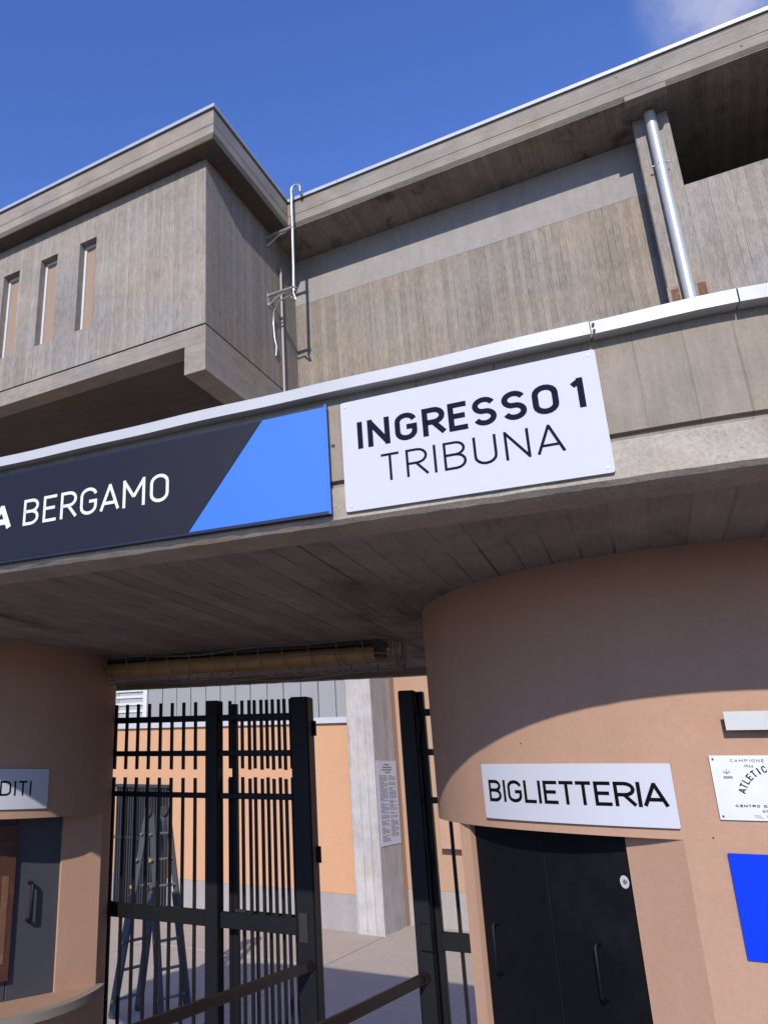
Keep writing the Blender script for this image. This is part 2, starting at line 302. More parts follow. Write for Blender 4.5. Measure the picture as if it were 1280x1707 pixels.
# ------------------------------------------------------------------ stroke lettering (monoline capitals)
def arc(cx, cy, rx, ry, a0, a1, n=8): return [(cx+rx*math.cos(R_(a0+(a1-a0)*i/n)), cy+ry*math.sin(R_(a0+(a1-a0)*i/n))) for i in range(n+1)]
GL = {
 'A': (0.64, [[(0, 0), (0.32, 1), (0.64, 0)], [(0.115, 0.27), (0.525, 0.27)]]),
 'B': (0.56, [[(0, 0), (0, 1)]+arc(0.31, 0.765, 0.235, 0.235, 90, -90)+[(0, 0.53)], [(0.05, 0.53)]+arc(0.30, 0.265, 0.26, 0.265, 90, -90)+[(0, 0)]]),
 'C': (0.55, [arc(0.275, 0.73, 0.275, 0.27, 0, 180)+arc(0.275, 0.27, 0.275, 0.27, 180, 360)]),
 'D': (0.57, [[(0, 0), (0, 1)]+arc(0.29, 0.72, 0.28, 0.28, 90, 0)+arc(0.29, 0.28, 0.28, 0.28, 0, -90)+[(0, 0), (0, 0.05)]]),
 'E': (0.50, [[(0.50, 1), (0, 1), (0, 0), (0.50, 0)], [(0, 0.52), (0.44, 0.52)]]),
 'F': (0.50, [[(0.50, 1), (0, 1), (0, 0)], [(0, 0.50), (0.42, 0.50)]]),
 'G': (0.56, [arc(0.28, 0.73, 0.28, 0.27, 10, 180)+arc(0.28, 0.27, 0.28, 0.27, 180, 360)+[(0.56, 0.48), (0.30, 0.48)]]),
 'I': (0.0, [[(0, 0), (0, 1)]]),
 'L': (0.46, [[(0, 1), (0, 0), (0.46, 0)]]),
 'M': (0.72, [[(0, 0), (0, 1), (0.36, 0.34), (0.72, 1), (0.72, 0)]]),
 'N': (0.58, [[(0, 0), (0, 1), (0.58, 0), (0.58, 1)]]),
 'O': (0.57, [arc(0.285, 0.72, 0.285, 0.28, 0, 180)+arc(0.285, 0.28, 0.285, 0.28, 180, 360)+[(0.57, 0.72), (0.57, 0.76)]]),
 'P': (0.54, [[(0, 0), (0, 1)]+arc(0.29, 0.74, 0.25, 0.26, 90, -90)+[(0, 0.48)]]),
 'R': (0.57, [[(0, 0), (0, 1)]+arc(0.29, 0.735, 0.265, 0.265, 90, -90)+[(0, 0.47)], [(0.27, 0.45), (0.57, 0)]]),
 'S': (0.54, [arc(0.27, 0.745, 0.27, 0.255, 20, 250, 14)+arc(0.27, 0.255, 0.27, 0.255, 72, -160, 14)]),
 'T': (0.54, [[(0, 1), (0.54, 1)], [(0.27, 0), (0.27, 0.97)]]),
 'U': (0.56, [[(0, 1)]+arc(0.28, 0.28, 0.28, 0.28, 180, 360)+[(0.56, 1)]]),
 'V': (0.60, [[(0, 1), (0.30, 0), (0.60, 1)]]),
 '1': (0.22, [[(0, 0.82), (0.22, 1), (0.22, 0)]]),
 '2': (0.50, [arc(0.25, 0.75, 0.25, 0.25, 170, -30)+[(0, 0), (0.50, 0)]]),
 '5': (0.50, [[(0.46, 1), (0.06, 1), (0.02, 0.55)]+arc(0.24, 0.30, 0.26, 0.30, 110, -160)]),
 '6': (0.50, [arc(0.25, 0.28, 0.25, 0.28, 0, 360, 12), [(0.02, 0.38), (0.34, 1)]]),
 '9': (0.50, [arc(0.25, 0.72, 0.25, 0.28, 0, 360, 12), [(0.48, 0.62), (0.16, 0)]]),
 '8': (0.50, [arc(0.25, 0.27, 0.25, 0.27, 0, 360, 12), arc(0.25, 0.77, 0.22, 0.23, 0, 360, 12)]),
 '.': (0.0, [[(0, 0), (0, 0.1)]]), "'": (0.0, [[(0, 0.8), (0, 1)]]),
}
def ribbon(pl, w):
    L, Rr = [], []
    P = [Vector(p) for p in pl]; Q = [P[0]]
    for p in P[1:]:
        if (p-Q[-1]).length > 1e-5: Q.append(p)
    P = Q
    for i, p in enumerate(P):
        d0 = (P[i]-P[i-1]).normalized() if i else None; d1 = (P[i+1]-P[i]).normalized() if i < len(P)-1 else None
        if d0 is None: d0 = d1
        if d1 is None: d1 = d0
        n0 = Vector((-d0.y, d0.x)); n1 = Vector((-d1.y, d1.x)); m = n0+n1
        if m.length < 1e-3: m = n0.copy()
        m.normalize(); k = min(1.9, 1.0/max(0.3, m.dot(n1)))
        L.append(p+m*(w/2*k)); Rr.append(p-m*(w/2*k))
    return L, Rr
def pieces(pl, w):
    'split a stroke at sharp turns and let free ends of upright strokes reach the cap and base line'
    out_, cur = [], [Vector(pl[0])]
    for i in range(1, len(pl)):
        p = Vector(pl[i])
        if (p-cur[-1]).length < 1e-6: continue
        cur.append(p)
        if i < len(pl)-1:
            d0 = (cur[-1]-cur[-2]).normalized(); d1 = Vector(pl[i+1])-p
            if d1.length > 1e-6 and d0.dot(d1.normalized()) < -0.35: out_.append(cur); cur = [p]
    out_.append(cur); res = []
    lo = min(p[1] for p in pl); hi = max(p[1] for p in pl)
    for c in out_:
        if len(c) < 2: continue
        for e, n in ((0, 1), (-1, -2)):
            d = (c[e]-c[n]).normalized()
            if abs(d.y) > 0.55 and min(abs(c[e].y-lo), abs(c[e].y-hi)) < 1e-6:
                full = abs(d.y) > 0.98
                c[e] = c[e]+d*(w/2 if full else w*0.22)
        res.append([tuple(p) for p in c])
    return res
def lettering(name, text, s0, s1, z0, h, stroke, mat, parent, mapf, gap=0.30, slant=0.0, wscale=1.0, space=0.34):
    'text between s0 and s1 on a surface; mapf(s, z, off) gives the point'
    adv = [GL[c][0]*wscale if c != ' ' else space for c in text]
    sw = stroke/h; gap = max(0.06, gap-sw*0.85)
    lx = [0.0 if c in 'TAV1 ' else sw/2 for c in text]; rx = [0.0 if c in 'ELFTAVR ' else sw/2 for c in text]
    adv = [a+l_+r_ for a, l_, r_ in zip(adv, lx, rx)]
    k = (s1-s0)/((sum(adv)+gap*(len(text)-1))*h)               # horizontal fit
    x = 0.0; z = 0; ob = None; allb = B()
    for c, a, l_ in zip(text, adv, lx):
        if c != ' ':
            b = B()
            for pl in GL[c][1]:
                z += 1
                pp = [((x+l_+px*wscale)*h*k+slant*(sw/2+py*(1-sw))*h, stroke/2+py*(h-stroke)) for px, py in pl]
                for pc in pieces(pp, stroke):
                    z += 1; L, Rr = ribbon(pc, stroke); n = len(L); off = 0.0004+0.00012*(z % 6)
                    b.add([mapf(s0+p.x, z0+p.y, off) for p in L]+[mapf(s0+p.x, z0+p.y, off) for p in Rr], [(i, i+1, n+i+1, n+i) for i in range(n-1)])
            if h > 0.01: ob = b.go('letter', mat, parent)
            else: allb.add(b.v, b.f)
        x += a+gap
    if h <= 0.01: ob = allb.go('printed_text', mat, parent); ob['kind'] = 'stuff'
    return ob

# ================================================================== GROUND
g = mesh('ground', [(-120, -60, 0), (120, -60, 0), (120, 160, 0), (-120, 160, 0)], [(0, 1, 2, 3)], 'outer_paving'); g['kind'] = 'structure'
pv = put('pavement', None, None, (-5, 11, 0)); pv['kind'] = 'structure'
xs = [-16.5, -13.6, -10.7, -7.85, -4.98, -2.1, 0.8, 3.7]; ys = [6.2, 8.2, 10.9, 13.6]
for i in range(len(xs)-1):
    for j in range(len(ys)-1):
        y1 = ys[j+1] if not (j == 2 and xs[i] > -5.2) else 14.75
        box('slab', 'courtyard_concrete', pv, xs[i]+0.008, xs[i+1]-0.008, ys[j]+0.008, y1-0.008, -0.05, 0.004+0.002*((i+j) % 2), bevel=0.003)

# ================================================================== GRANDSTAND BUILDING (upper concrete storeys)
S = 13.42/13.0; YW = 13.42
XS = -5.937*S; YF = 9.473*S
def zz(z): return Z(z*S)
gs = thing('grandstand_building', 'board-marked grey concrete grandstand building with overhanging block and long cornice', 'building', (-5, YW, 0))
# --- block front wall with slit windows
WX = [(-11.80, -11.36), (-10.80, -10.35), (-9.78, -9.335), (-8.775, -8.362)]
WX = [(a*S, b*S) for a, b in WX]; WZ0, WZ1 = zz(7.63), zz(9.555); T = 0.30
b = B(); zt, zb = zz(10.20), zz(6.905); xl = -17.0
edges = [xl]+[v for ab in WX for v in ab]+[XS]
for i in range(0, len(edges), 2): b.box(edges[i], edges[i+1], YF, YF+T, zb, zt)
for a, c in WX: b.box(a, c, YF, YF+T, zb, WZ0); b.box(a, c, YF, YF+T, WZ1, zt)
# one clean facade sheet: outer face as grid is merged; inner pieces butt end to end
blk = b.go('block_front_wall', 'board_concrete_pale', gs)
box('block_side_wall', 'board_concrete_side', gs, XS-T, XS-0.001, YF+T, YW, zb, zt)
box('block_side_wall', 'board_concrete_side', gs, XS-0.0008, XS+0.0012, YF+0.003, YW, zb, zt)
for a, c in WX:
    wn = box('window', 'tan_blind', gs, a, c, YF+0.20, YF+0.24, WZ0, WZ1)
    wd = c-a
    box('window_frame', 'window_white', wn, a, a+0.05, YF+0.155, YF+0.199, WZ0, WZ1)
    box('window_frame', 'window_white', wn, a+0.05, c, YF+0.155, YF+0.199, WZ1-0.06, WZ1)
    box('blind_slat', 'tan_blind', wn, a+wd*0.52, a+wd*0.60, YF+0.186, YF+0.199, WZ0, WZ1-0.06)
    box('blind_slat', 'tan_blind', wn, a+wd*0.80, a+wd*0.98, YF+0.178, YF+0.199, WZ0, WZ1-0.06)
# --- floor beams of the block
zg = zz(6.87)
box('shadow_joint', 'gap_dark', gs, xl, XS-0.03, YF+0.03, YW, zg, zb)  # dark fill painted for the shade inside the groove
box('edge_beam', 'beam_concrete', gs, xl, -6.335*S, YF-0.003, YF+0.38, zz(6.565), zg)
box('edge_beam', 'beam_concrete', gs, -6.335*S, XS-0.012, YF-0.003, YF+0.38, zz(6.052), zg)
box('side_beam', 'beam_concrete_side', gs, -6.335*S, XS+0.004, YF+0.38, YW, zz(6.052), zg)
box('side_beam', 'beam_concrete_side', gs, XS-0.012, XS+0.004, YF-0.003, YF+0.38, zz(6.052), zg)
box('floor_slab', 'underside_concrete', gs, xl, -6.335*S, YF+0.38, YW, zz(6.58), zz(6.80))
# --- wing wall behind, painted band, column, parapet, loggia
box('wing_wall', 'board_concrete_front', gs, xl, 0.48*S, YW, YW+0.3, Z(2.5), zz(9.118))
box('painted_band', 'painted_band', gs, xl, 0.48*S, YW-0.004, YW+0.3, zz(9.118), zz(10.19))
YCOL = 12.5*S
box('column', 'board_concrete_pale', gs, 0.462*S, 0.965*S, YCOL, YW+0.3, Z(2.5), zz(10.198), bevel=0.015)
box('parapet_wall', 'board_concrete_pale', gs, 0.965*S, 8.0, YCOL+0.012, YW+0.2, Z(2.5), zz(8.70))
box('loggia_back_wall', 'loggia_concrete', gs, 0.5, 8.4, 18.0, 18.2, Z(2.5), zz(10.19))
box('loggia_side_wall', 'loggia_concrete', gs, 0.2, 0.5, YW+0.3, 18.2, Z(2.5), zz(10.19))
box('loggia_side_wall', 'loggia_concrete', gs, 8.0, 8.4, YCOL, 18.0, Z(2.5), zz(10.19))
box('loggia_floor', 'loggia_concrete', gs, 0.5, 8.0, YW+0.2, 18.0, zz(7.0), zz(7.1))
sh = box('column_shoe', 'beam_concrete', gs, 0.455*S, 0.968*S, YCOL-0.02, YCOL+0.011, Z(6.5), zz(6.99))
for a, c in ((0.50, 0.60), (0.84, 0.95)): box('rust_stain', 'rust', sh, a*S, c*S, YCOL-0.026, YCOL-0.02, Z(6.6), zz(6.94))
# underside slab of the wing over the courtyard
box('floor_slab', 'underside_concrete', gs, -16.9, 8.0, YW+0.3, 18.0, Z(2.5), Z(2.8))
# --- cornices: profile swept along front of block, its side and the wing
YWF = 11.92*S; XC = XS+0.40*S; YC = YF-0.40*S
path = [((xl, YC), (0, -1)), ((XC, YC), (1, -1)), ((XC, YWF), (1, -1)), ((8.4, YWF), (0, -1))]
def sweep(prof, closed=True):
    vs, fs = [], []; n = len(prof)
    for (px, py), (nx, ny) in path:
        for o, z in prof: vs.append((px+nx*o, py+ny*o, z))
    for i in range(len(path)-1):
        for k in range(n if closed else n-1): fs.append((i*n+k, i*n+(k+1) % n, (i+1)*n+(k+1) % n, (i+1)*n+k))
    return vs, fs
z0, z1, zm = zz(10.215), zz(10.735), zz(10.455)
prof = [(-0.06, z0+0.02), (-0.055, z0), (0.0, z0+0.055), (0.0, zm-0.006), (-0.014, zm), (0.003, zm+0.006), (0.003, z1), (-0.30, z1), (-0.30, z0+0.02)]
vs, fs = sweep(prof); co = mesh('cornice', vs, fs, 'cornice_concrete', gs)
co.data.materials.append(M['cornice_concrete_side'])
for p in co.data.polygons:
    if abs(p.normal.x) > 0.6: p.material_index = 1
prof = [(-0.05, z1+0.001), (-0.006, z1+0.001), (-0.006, z1+0.055), (-0.05, z1+0.055)]
vs, fs = sweep(prof); mesh('drip_gap', vs, fs, 'gap_dark', co)  # dark strip stands in for the shadow line below the roof trim
zt1 = zz(10.855)
def trim(pts, nm, mat):
    global path
    keep = path; path = pts
    vs, fs = sweep([(0.03, z1+0.055), (0.036, zt1-0.004), (0.03, zt1), (-0.35, zt1+0.03), (-0.35, z1+0.055)]); path = keep
    return mesh(nm, vs, fs, mat, co)
trim([((xl, YC), (0, -1)), ((XC, YC), (1, -1)), ((XC, YWF), (1, -1)), ((-4.6, YWF), (0, -1))], 'roof_trim', 'grey_sheet_metal')
trim([((-4.594, YWF), (0, -1)), ((0.72, YWF), (0, -1))], 'roof_trim', 'white_sheet_metal')
trim([((0.728, YWF-0.003), (0, -1)), ((8.4, YWF-0.003), (0, -1))], 'roof_trim', 'white_sheet_metal')
zs = zz(10.20)
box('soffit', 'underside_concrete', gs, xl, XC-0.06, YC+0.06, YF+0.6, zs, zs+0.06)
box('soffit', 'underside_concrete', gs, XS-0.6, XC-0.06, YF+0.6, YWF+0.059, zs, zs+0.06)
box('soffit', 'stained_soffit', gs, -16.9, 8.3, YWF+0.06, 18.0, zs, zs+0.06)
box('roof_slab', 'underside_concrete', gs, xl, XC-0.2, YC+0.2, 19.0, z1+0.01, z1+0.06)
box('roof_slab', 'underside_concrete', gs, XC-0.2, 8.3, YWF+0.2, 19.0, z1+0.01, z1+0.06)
box('beam_stub', 'cornice_concrete', gs, 0.405*S, 0.985*S, YWF-0.003, YWF+0.16, zz(10.145), z0+0.04, bevel=0.008)
# --- drainpipe on the column
dp = thing('drainpipe', 'shiny steel drainpipe running down the concrete column under the cornice', 'drainpipe', (0.75, 12.78, Z(6.5)))
px, py = 0.747, 12.79
B().tube([(px-0.005, py, zz(10.15)), (px, py, Z(6.3))], 0.083, 20).go('pipe', 'downpipe_steel', dp, 40)
for z in (Z(9.42), ):
    c = B().tube([(px-0.003, py, z-0.02), (px-0.003, py, z+0.02)], 0.088, 20).go('pipe_clamp', 'downpipe_steel', dp, 40)
    for sx in (-1, 1): B().tube([(px+sx*0.088, py-0.01, z), (px+sx*0.135, py-0.01, z)], 0.016, 8).go('clamp_lug', 'downpipe_steel', c)
# --- mast with brackets beside the block
ms = thing('antenna_mast', 'thin galvanised mast with hooked top bracketed to the block corner', 'mast', (-5.57, 12.13, Z(8.8)))
mx_, my_ = -5.56, 12.13
hook = [(mx_-0.008, my_, Z(8.86)), (mx_+0.01, my_, Z(10.0)), (mx_+0.016, my_, Z(11.24))]
hook += [(mx_+0.016+0.10*(1-math.cos(R_(a))), my_, Z(11.24)+0.11*math.sin(R_(a))) for a in range(20, 200, 20)]
hook += [(mx_+0.216, my_, Z(11.14))]
B().tube(hook, 0.034, 10).go('pole', 'galvanised_steel', ms, 50)
for zb_ in (Z(8.965), Z(10.36)):
    br = B().tube([(XS, my_, zb_), (mx_+0.03, my_, zb_)], 0.036, 10).go('bracket', 'galvanised_steel', ms, 50)
    B().tube([(XS, my_+0.02, zb_-0.20), (XS+0.25, my_+0.02, zb_-0.05), (mx_-0.12, my_+0.02, zb_-0.03)], 0.018, 8).go('bracket_strut', 'galvanised_steel', br, 50)
    B().box(XS, XS+0.012, my_-0.05, my_+0.06, zb_-0.24, zb_+0.07).go('wall_plate', 'galvanised_steel', br)
    B().tube([(mx_+0.0, my_+0.048, zb_-0.03), (mx_+0.05, my_, zb_-0.03), (mx_, my_-0.048, zb_-0.03), (mx_-0.05, my_, zb_-0.03), (mx_, my_+0.048, zb_-0.03)], 0.012, 6, False).go('pipe_clamp', 'galvanised_steel', br)
cb = []
for i in range(17):
    a = i/16; cb.append((mx_-0.02+0.06*math.sin(a*3.14)-0.42*max(0, a-0.35)*1.3, my_+0.05*a, Z(8.86)-0.16*math.sin(min(1, a*1.6)*3.14)-0.06*a))
cb += [(XS+0.05, 12.25, Z(8.64)), (XS+0.03, 12.27, Z(8.4)), (XS+0.03, 12.30, Z(8.1)), (XS+0.05, 12.34, Z(7.9)), (XS+0.02, 12.36, Z(7.72))]
B().tube(cb, 0.019, 8).go('cable', 'galvanised_steel', ms, 60)
cn = tag(B().tube([(XS+0.035, 12.66, zz(9.6)), (XS+0.035, 12.66, Z(6.2))], 0.024, 10).go('conduit', 'grey_conduit', None, 60), 'thin grey conduit pipe running down the corner beside the mast', 'pipe')

# ================================================================== COURTYARD: walls, pillar, posters
cw = thing('courtyard_wall', 'bright orange courtyard wall with grey panels and rough plinth behind the gate', 'wall', (-8, 13.44, 0))
YL = 13.44; XPL = -5.43
ZS0, ZS1, ZP = Z(0.80), Z(0.90), Z(2.49)
box('painted_wall', 'orange_wall_paint', cw, -17, XPL, YL, YL+0.3, 0.55, ZS0)
box('plinth', 'rough_render', cw, -9.22, XPL, YL-0.035, YL+0.3, 0.0, 0.548, bevel=0.01)
box('plinth', 'rough_render', cw, -17, -10.48, YL-0.035, YL+0.3, 0.0, 0.548, bevel=0.01)
box('window_sill', 'white_sheet_metal', cw, -17, XPL, YL-0.07, YL+0.3, ZS0, ZS1, bevel=0.01)
box('backing', 'gap_dark', cw, -17, XPL, YL+0.06, YL+0.3, ZS1, ZP)
px_ = [-9.79, -9.436, -9.088, -8.751, -8.399, -8.069, -7.732, -7.404, -7.044, -6.706, -6.351, -6.006, -5.669, -5.432]
for i in range(len(px_)-1): box('panel', 'panel_grey', cw, px_[i]+0.008, px_[i+1]-0.008, YL+0.02+0.004*(i % 2), YL+0.06, ZS1+0.002, ZP, bevel=0.004)
wi = box('window', 'louvre_grey', cw, -10.60, -9.90, YL+0.03, YL+0.055, ZS1+0.002, Z(1.62))
box('window_frame', 'window_white', wi, -9.895, -9.80, YL-0.02, YL+0.055, ZS1+0.002, Z(1.62))
box('window_frame', 'window_white', wi, -10.60, -9.896, YL-0.015, YL+0.029, Z(1.54), Z(1.62))
for k in range(4): box('louvre', 'window_white', wi, -10.60, -9.90, YL-0.005, YL+0.028, Z(0.98+0.145*k), Z(1.03+0.145*k))
for k in range(12): box('panel', 'panel_grey', cw, -17+0.54*k, -17+0.54*k+0.525, YL+0.022, YL+0.06, ZS1+0.002, ZP) if -17+0.54*k < -11.0 else None
# recess with folded steel grille
fg = thing('folding_grille', 'dark folded steel grille door set in the orange wall behind the ladder', 'grille', (-9.8, YL, 0))
box('backing', 'dark_housing', fg, -10.46, -9.22, YL-0.03, YL-0.001, 0.006, Z(-0.29))
box('head_rail', 'grille_grey', fg, -10.50, -9.18, YL-0.12, YL-0.031, Z(-0.33), Z(-0.27))
x = -10.44
while x < -9.22:
    B().box(x, x+0.028, YL-0.085, YL-0.055, 0.01, Z(-0.33)).go('bar', 'grille_grey', fg); x += 0.062+random.uniform(-0.012, 0.012)
for z in (Z(-1.25), Z(-1.28)): box('cross_rail', 'grille_grey', fg, -10.46, -9.6, YL-0.11, YL-0.09, z, z+0.02)
pl = tag(box('concrete_pillar', 'pillar_concrete', None, -5.43, -4.966, 13.31, 14.36, 0.0, Z(2.5), bevel=0.012), 'pale square concrete pillar in the courtyard with a text poster on its side', 'pillar')
rw = thing('recessed_wall', 'beige painted wall with grey plinth set back right of the concrete pillar', 'wall', (-2, 14.6, 0))
box('painted_wall', 'beige_wall_paint', rw, -4.98, 6, 14.6, 14.9, 0.56, Z(2.5))
box('plinth', 'rough_render', rw, -4.98, 6, 14.565, 14.9, 0.0, 0.558, bevel=0.01)
B().box(-5.3, -4.981, 14.361, 14.9, 0, Z(2.5)).go('return_wall', 'beige_wall_paint', rw)
eb = tag(box('meter_box', 'terracotta_plaster', None, -4.29, -3.55, 14.38, 14.598, Z(-1.23), Z(-0.55), bevel=0.006), 'small terracotta boxed ledge fixed to the beige wall, seen behind the right gate post', 'box')
# poster
ps = thing('poster', 'white printed notice sheet full of text on the pillar side', 'poster', (-4.96, 13.85, Z(-1.17)))
xp = -4.962
y0, y1, pz0, pz1 = 13.37, 14.345, Z(-1.17), Z(0.172)
box('sheet', 'paper', ps, xp, xp+0.006, y0, y1, pz0, pz1)
b = B(); xq = xp+0.0072
def tl(ya, yb, z, h): b.add([(xq, ya, z), (xq, yb, z), (xq, yb, z+h), (xq, ya, z+h)], [(0, 1, 2, 3)])
for k, (i0, i1) in enumerate(((0.36, 0.62), (0.28, 0.74), (0.24, 0.76), (0.40, 0.66))): tl(y0+(y1-y0)*i0, y0+(y1-y0)*i1, pz1-0.075-0.042*k, 0.020)
for c0, c1 in ((0.10, 0.48), (0.54, 0.92)):
    z = pz1-0.25
    while z > pz0+(0.06 if c0 < 0.3 else 0.12):
        y = y0+(y1-y0)*c0; e = y0+(y1-y0)*(c1 if random.random() < 0.8 else c0+0.5*(c1-c0))
        while y < e-0.02:
            wdt = random.uniform(0.02, 0.07); tl(y, min(e, y+wdt), z, 0.0105); y += wdt+0.012
        z -= 0.021 if random.random() < 0.88 else 0.042
b.go('printed_text', 'grey_ink', ps)['kind'] = 'stuff'

# ================================================================== ENTRANCE CANOPY (pill-shaped slab over two round booths)
U = 0.55
CR = Vector((-0.1*U, 5.70*U)); CL = Vector((-6.3*U, 5.32*U)); RC = 2.76*U
ax = Vector((ca, sa)); nf = Vector((sa, -ca))            # along the front, and outwards to the street
DL = (CL-CR).dot(ax)
CL2 = CR+ax*DL                                           # left end of the axis
cp = thing('entrance_canopy', 'long rounded concrete entrance canopy with white metal coping over the gate', 'canopy', (CR.x, CR.y, Z(0.5)))
def pill(r, s0=None, arcn=40, str_n=24):
    'closed outline at radius r: (point, outward normal)'
    o = []
    for i in range(str_n): o.append((CL2.lerp(CR, i/str_n)+nf*r, nf.copy()))
    for i in range(arcn):
        a = math.pi*i/arcn; n = nf*math.cos(a)+ax*math.sin(a); o.append((CR+n*r, n))
    for i in range(str_n): o.append((CR.lerp(CL2, i/str_n)-nf*r, -nf))
    for i in range(arcn):
        a = math.pi*i/arcn; n = -nf*math.cos(a)-ax*math.sin(a); o.append((CL2+n*r, n))
    return o
def ring(name, prof, mat, parent, smooth=35, jit=0.0, closed=False):
    base = pill(RC, arcn=64, str_n=90); m = len(base); n = len(prof); vs, fs = [], []
    for (p, nn) in base:
        for (o, z) in prof:
            j = random.uniform(-jit, jit); vs.append((p.x+nn.x*(o+j), p.y+nn.y*(o+j), z+random.uniform(-jit, jit)))
    for i in range(m):
        for k in range(n if closed else n-1): fs.append((i*n+k, i*n+(k+1) % n, ((i+1) % m)*n+(k+1) % n, ((i+1) % m)*n+k))
    return mesh(name, vs, fs, mat, parent, smooth)
fa = ring('fascia', [(-0.012, Z(0.607)), (-0.012, Z(0.6215)), (0.0, Z(0.623)), (0.0, Z(0.838)), (-0.14, Z(0.838))], 'canopy_fascia_concrete', cp, 35)
ring('edge_band', [(-0.10, Z(0.556)), (-0.10, Z(0.515)), (-0.046, Z(0.514)), (-0.008, Z(0.521)), (0.004, Z(0.530)), (0.006, Z(0.602)), (0.002, Z(0.606)), (-0.014, Z(0.607))], 'aggregate_concrete', cp, 18, jit=0.0012)
sp = [p for p, n in pill(RC-0.09)]
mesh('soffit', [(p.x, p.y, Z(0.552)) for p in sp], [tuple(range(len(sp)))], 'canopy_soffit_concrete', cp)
sp = [p for p, n in pill(RC-0.05)]
mesh('roof_deck', [(p.x, p.y, Z(0.836)) for p in sp], [tuple(range(len(sp)))], 'outer_paving', cp)
# white coping in separate lengths
def pl_at(t):
    'point and normal at running length t along the street front, t = 0 opposite the right centre'
    if t <= 0:
        if t >= DL: return CR+ax*t+nf*RC, nf.copy()
        a = -(DL-t)/RC; n = nf*math.cos(a)+ax*math.sin(a); return CL2+n*RC, n
    if t <= math.pi*RC:
        a = t/RC; n = nf*math.cos(a)+ax*math.sin(a); return CR+n*RC, n
    t2 = t-math.pi*RC; return CR-ax*t2-nf*RC, -nf
def coping(t0, t1, dz, do):
    prof = [(0.026, Z(0.8275)), (0.034, Z(0.8275)), (0.035, Z(0.855)), (0.031, Z(0.8575)), (-0.16, Z(0.866)), (-0.16, Z(0.840))]
    n = max(2, int((t1-t0)/0.05)); vs, fs = [], []; m = len(prof)
    for i in range(n+1):
        p, nn = pl_at(t0+(t1-t0)*i/n)
        tw = t0+(t1-t0)*i/n; wv = 0.0008*math.sin(6.1*tw+1.3)+0.0007*math.sin(17*tw)
        for o, z in prof: vs.append((p.x+nn.x*(o+do+wv), p.y+nn.y*(o+do+wv), z+dz+wv*0.7))
    for i in range(n):
        for k in range(m): fs.append((i*m+k, i*m+(k+1) % m, (i+1)*m+(k+1) % m, (i+1)*m+k))
    fs += [tuple(range(m)), tuple(range(n*m, n*m+m))]
    return mesh('coping', vs, fs, 'white_sheet_metal', cp, 30)
tt = [-5.6, -3.4, -1.93, -0.128, 0.118, 0.235, 1.2, 2.4, 3.6, 4.768, 6.0, 7.2, 8.2]
cps = []
for i in range(len(tt)-1):
    c = coping(tt[i]+0.0012, tt[i+1]-0.0012, (0.0012, -0.0008, 0.0010, 0.0, -0.0006)[i % 5], (0.001, -0.001, 0.0015, 0.0)[i % 4]); cps.append(c)
p, nn = pl_at(-0.122)
for z in (0.832, 0.846):
    q = p+nn*0.0375; B().tube([(q.x, q.y, Z(z)), (q.x+nn.x*0.003, q.y+nn.y*0.003, Z(z))], 0.0028, 8).go('rivet', 'rust', cps[3])
# --- sign faces on the straight front
F0 = CR+nf*RC
def front(s, z, off):
    q = F0+ax*s+nf*off; return (q.x, q.y, Z(z))
def rrect(s0, s1, z0, z1, r, n=5):
    o = []
    for cx, cz, a0 in ((s1-r, z0+r, -90), (s1-r, z1-r, 0), (s0+r, z1-r, 90), (s0+r, z0+r, 180)):
        for i in range(n+1): o.append((cx+r*math.cos(R_(a0+90*i/n)), cz+r*math.sin(R_(a0+90*i/n))))
    return o
def plate(name, poly, o0, o1, mat, parent, mapf):
    n = len(poly); vs = [mapf(s, z, o0) for s, z in poly]+[mapf(s, z, o1) for s, z in poly]
    return mesh(name, vs, [tuple(range(n)), tuple(range(n, 2*n))]+[(i, (i+1) % n, n+(i+1) % n, n+i) for i in range(n)], mat, parent)
q = front(-0.39, 0.54, 0.01)
si = thing('entrance_sign', 'white sign reading INGRESSO 1 TRIBUNA on the canopy front', 'sign', q)
plate('panel', rrect(-0.658, -0.127, 0.5405, 0.8045, 0.0055), 0.0065, 0.0135, 'sign_white', si, front)
mf = lambda s, z, o: front(s, z, 0.0135+o)
lettering('lettering', 'INGRESSO 1', -0.6215, -0.1570, 0.6840, 0.0650, 0.0118, 'sign_ink', si, mf, gap=0.33, space=0.06)
lettering('lettering', 'TRIBUNA', -0.572, -0.208, 0.5985, 0.0630, 0.0056, 'sign_ink', si, mf, gap=0.27)
for s_0 in (-0.646, -0.139):
    for z_0 in (0.552, 0.793):
        B().tube([front(s_0, z_0, 0.0136), front(s_0, z_0, 0.0150)], 0.0026, 8).go('screw', 'brushed_plate', si)
q = front(-1.6, 0.54, 0.01)
sb_ = thing('name_sign', 'long dark navy box sign with white BERGAMO lettering and blue end on the canopy', 'sign', q)
plate('box', [(-3.75, 0.5395), (-0.690, 0.5395), (-0.690, 0.8065), (-3.75, 0.8065)], 0.0065, 0.020, 'sign_frame_navy', sb_, front)
plate('panel', [(-3.745, 0.5470), (-1.0535, 0.5470), (-0.8530, 0.8010), (-3.745, 0.8010)], 0.0202, 0.0212, 'sign_navy', sb_, front)
plate('panel', [(-1.0515, 0.5470), (-0.6945, 0.5470), (-0.6945, 0.8010), (-0.8510, 0.8010)], 0.0202, 0.0212, 'sign_blue', sb_, front)
plate('edge_trim', [(-0.6935, 0.5395), (-0.6885, 0.5395), (-0.6885, 0.8065), (-0.6935, 0.8065)], 0.0203, 0.0235, 'sign_blue', sb_, front)
plate('edge_trim', [(-3.75, 0.5395), (-0.6938, 0.5395), (-0.6938, 0.5455), (-3.75, 0.5455)], 0.0203, 0.0235, 'sign_frame_navy', sb_, front)
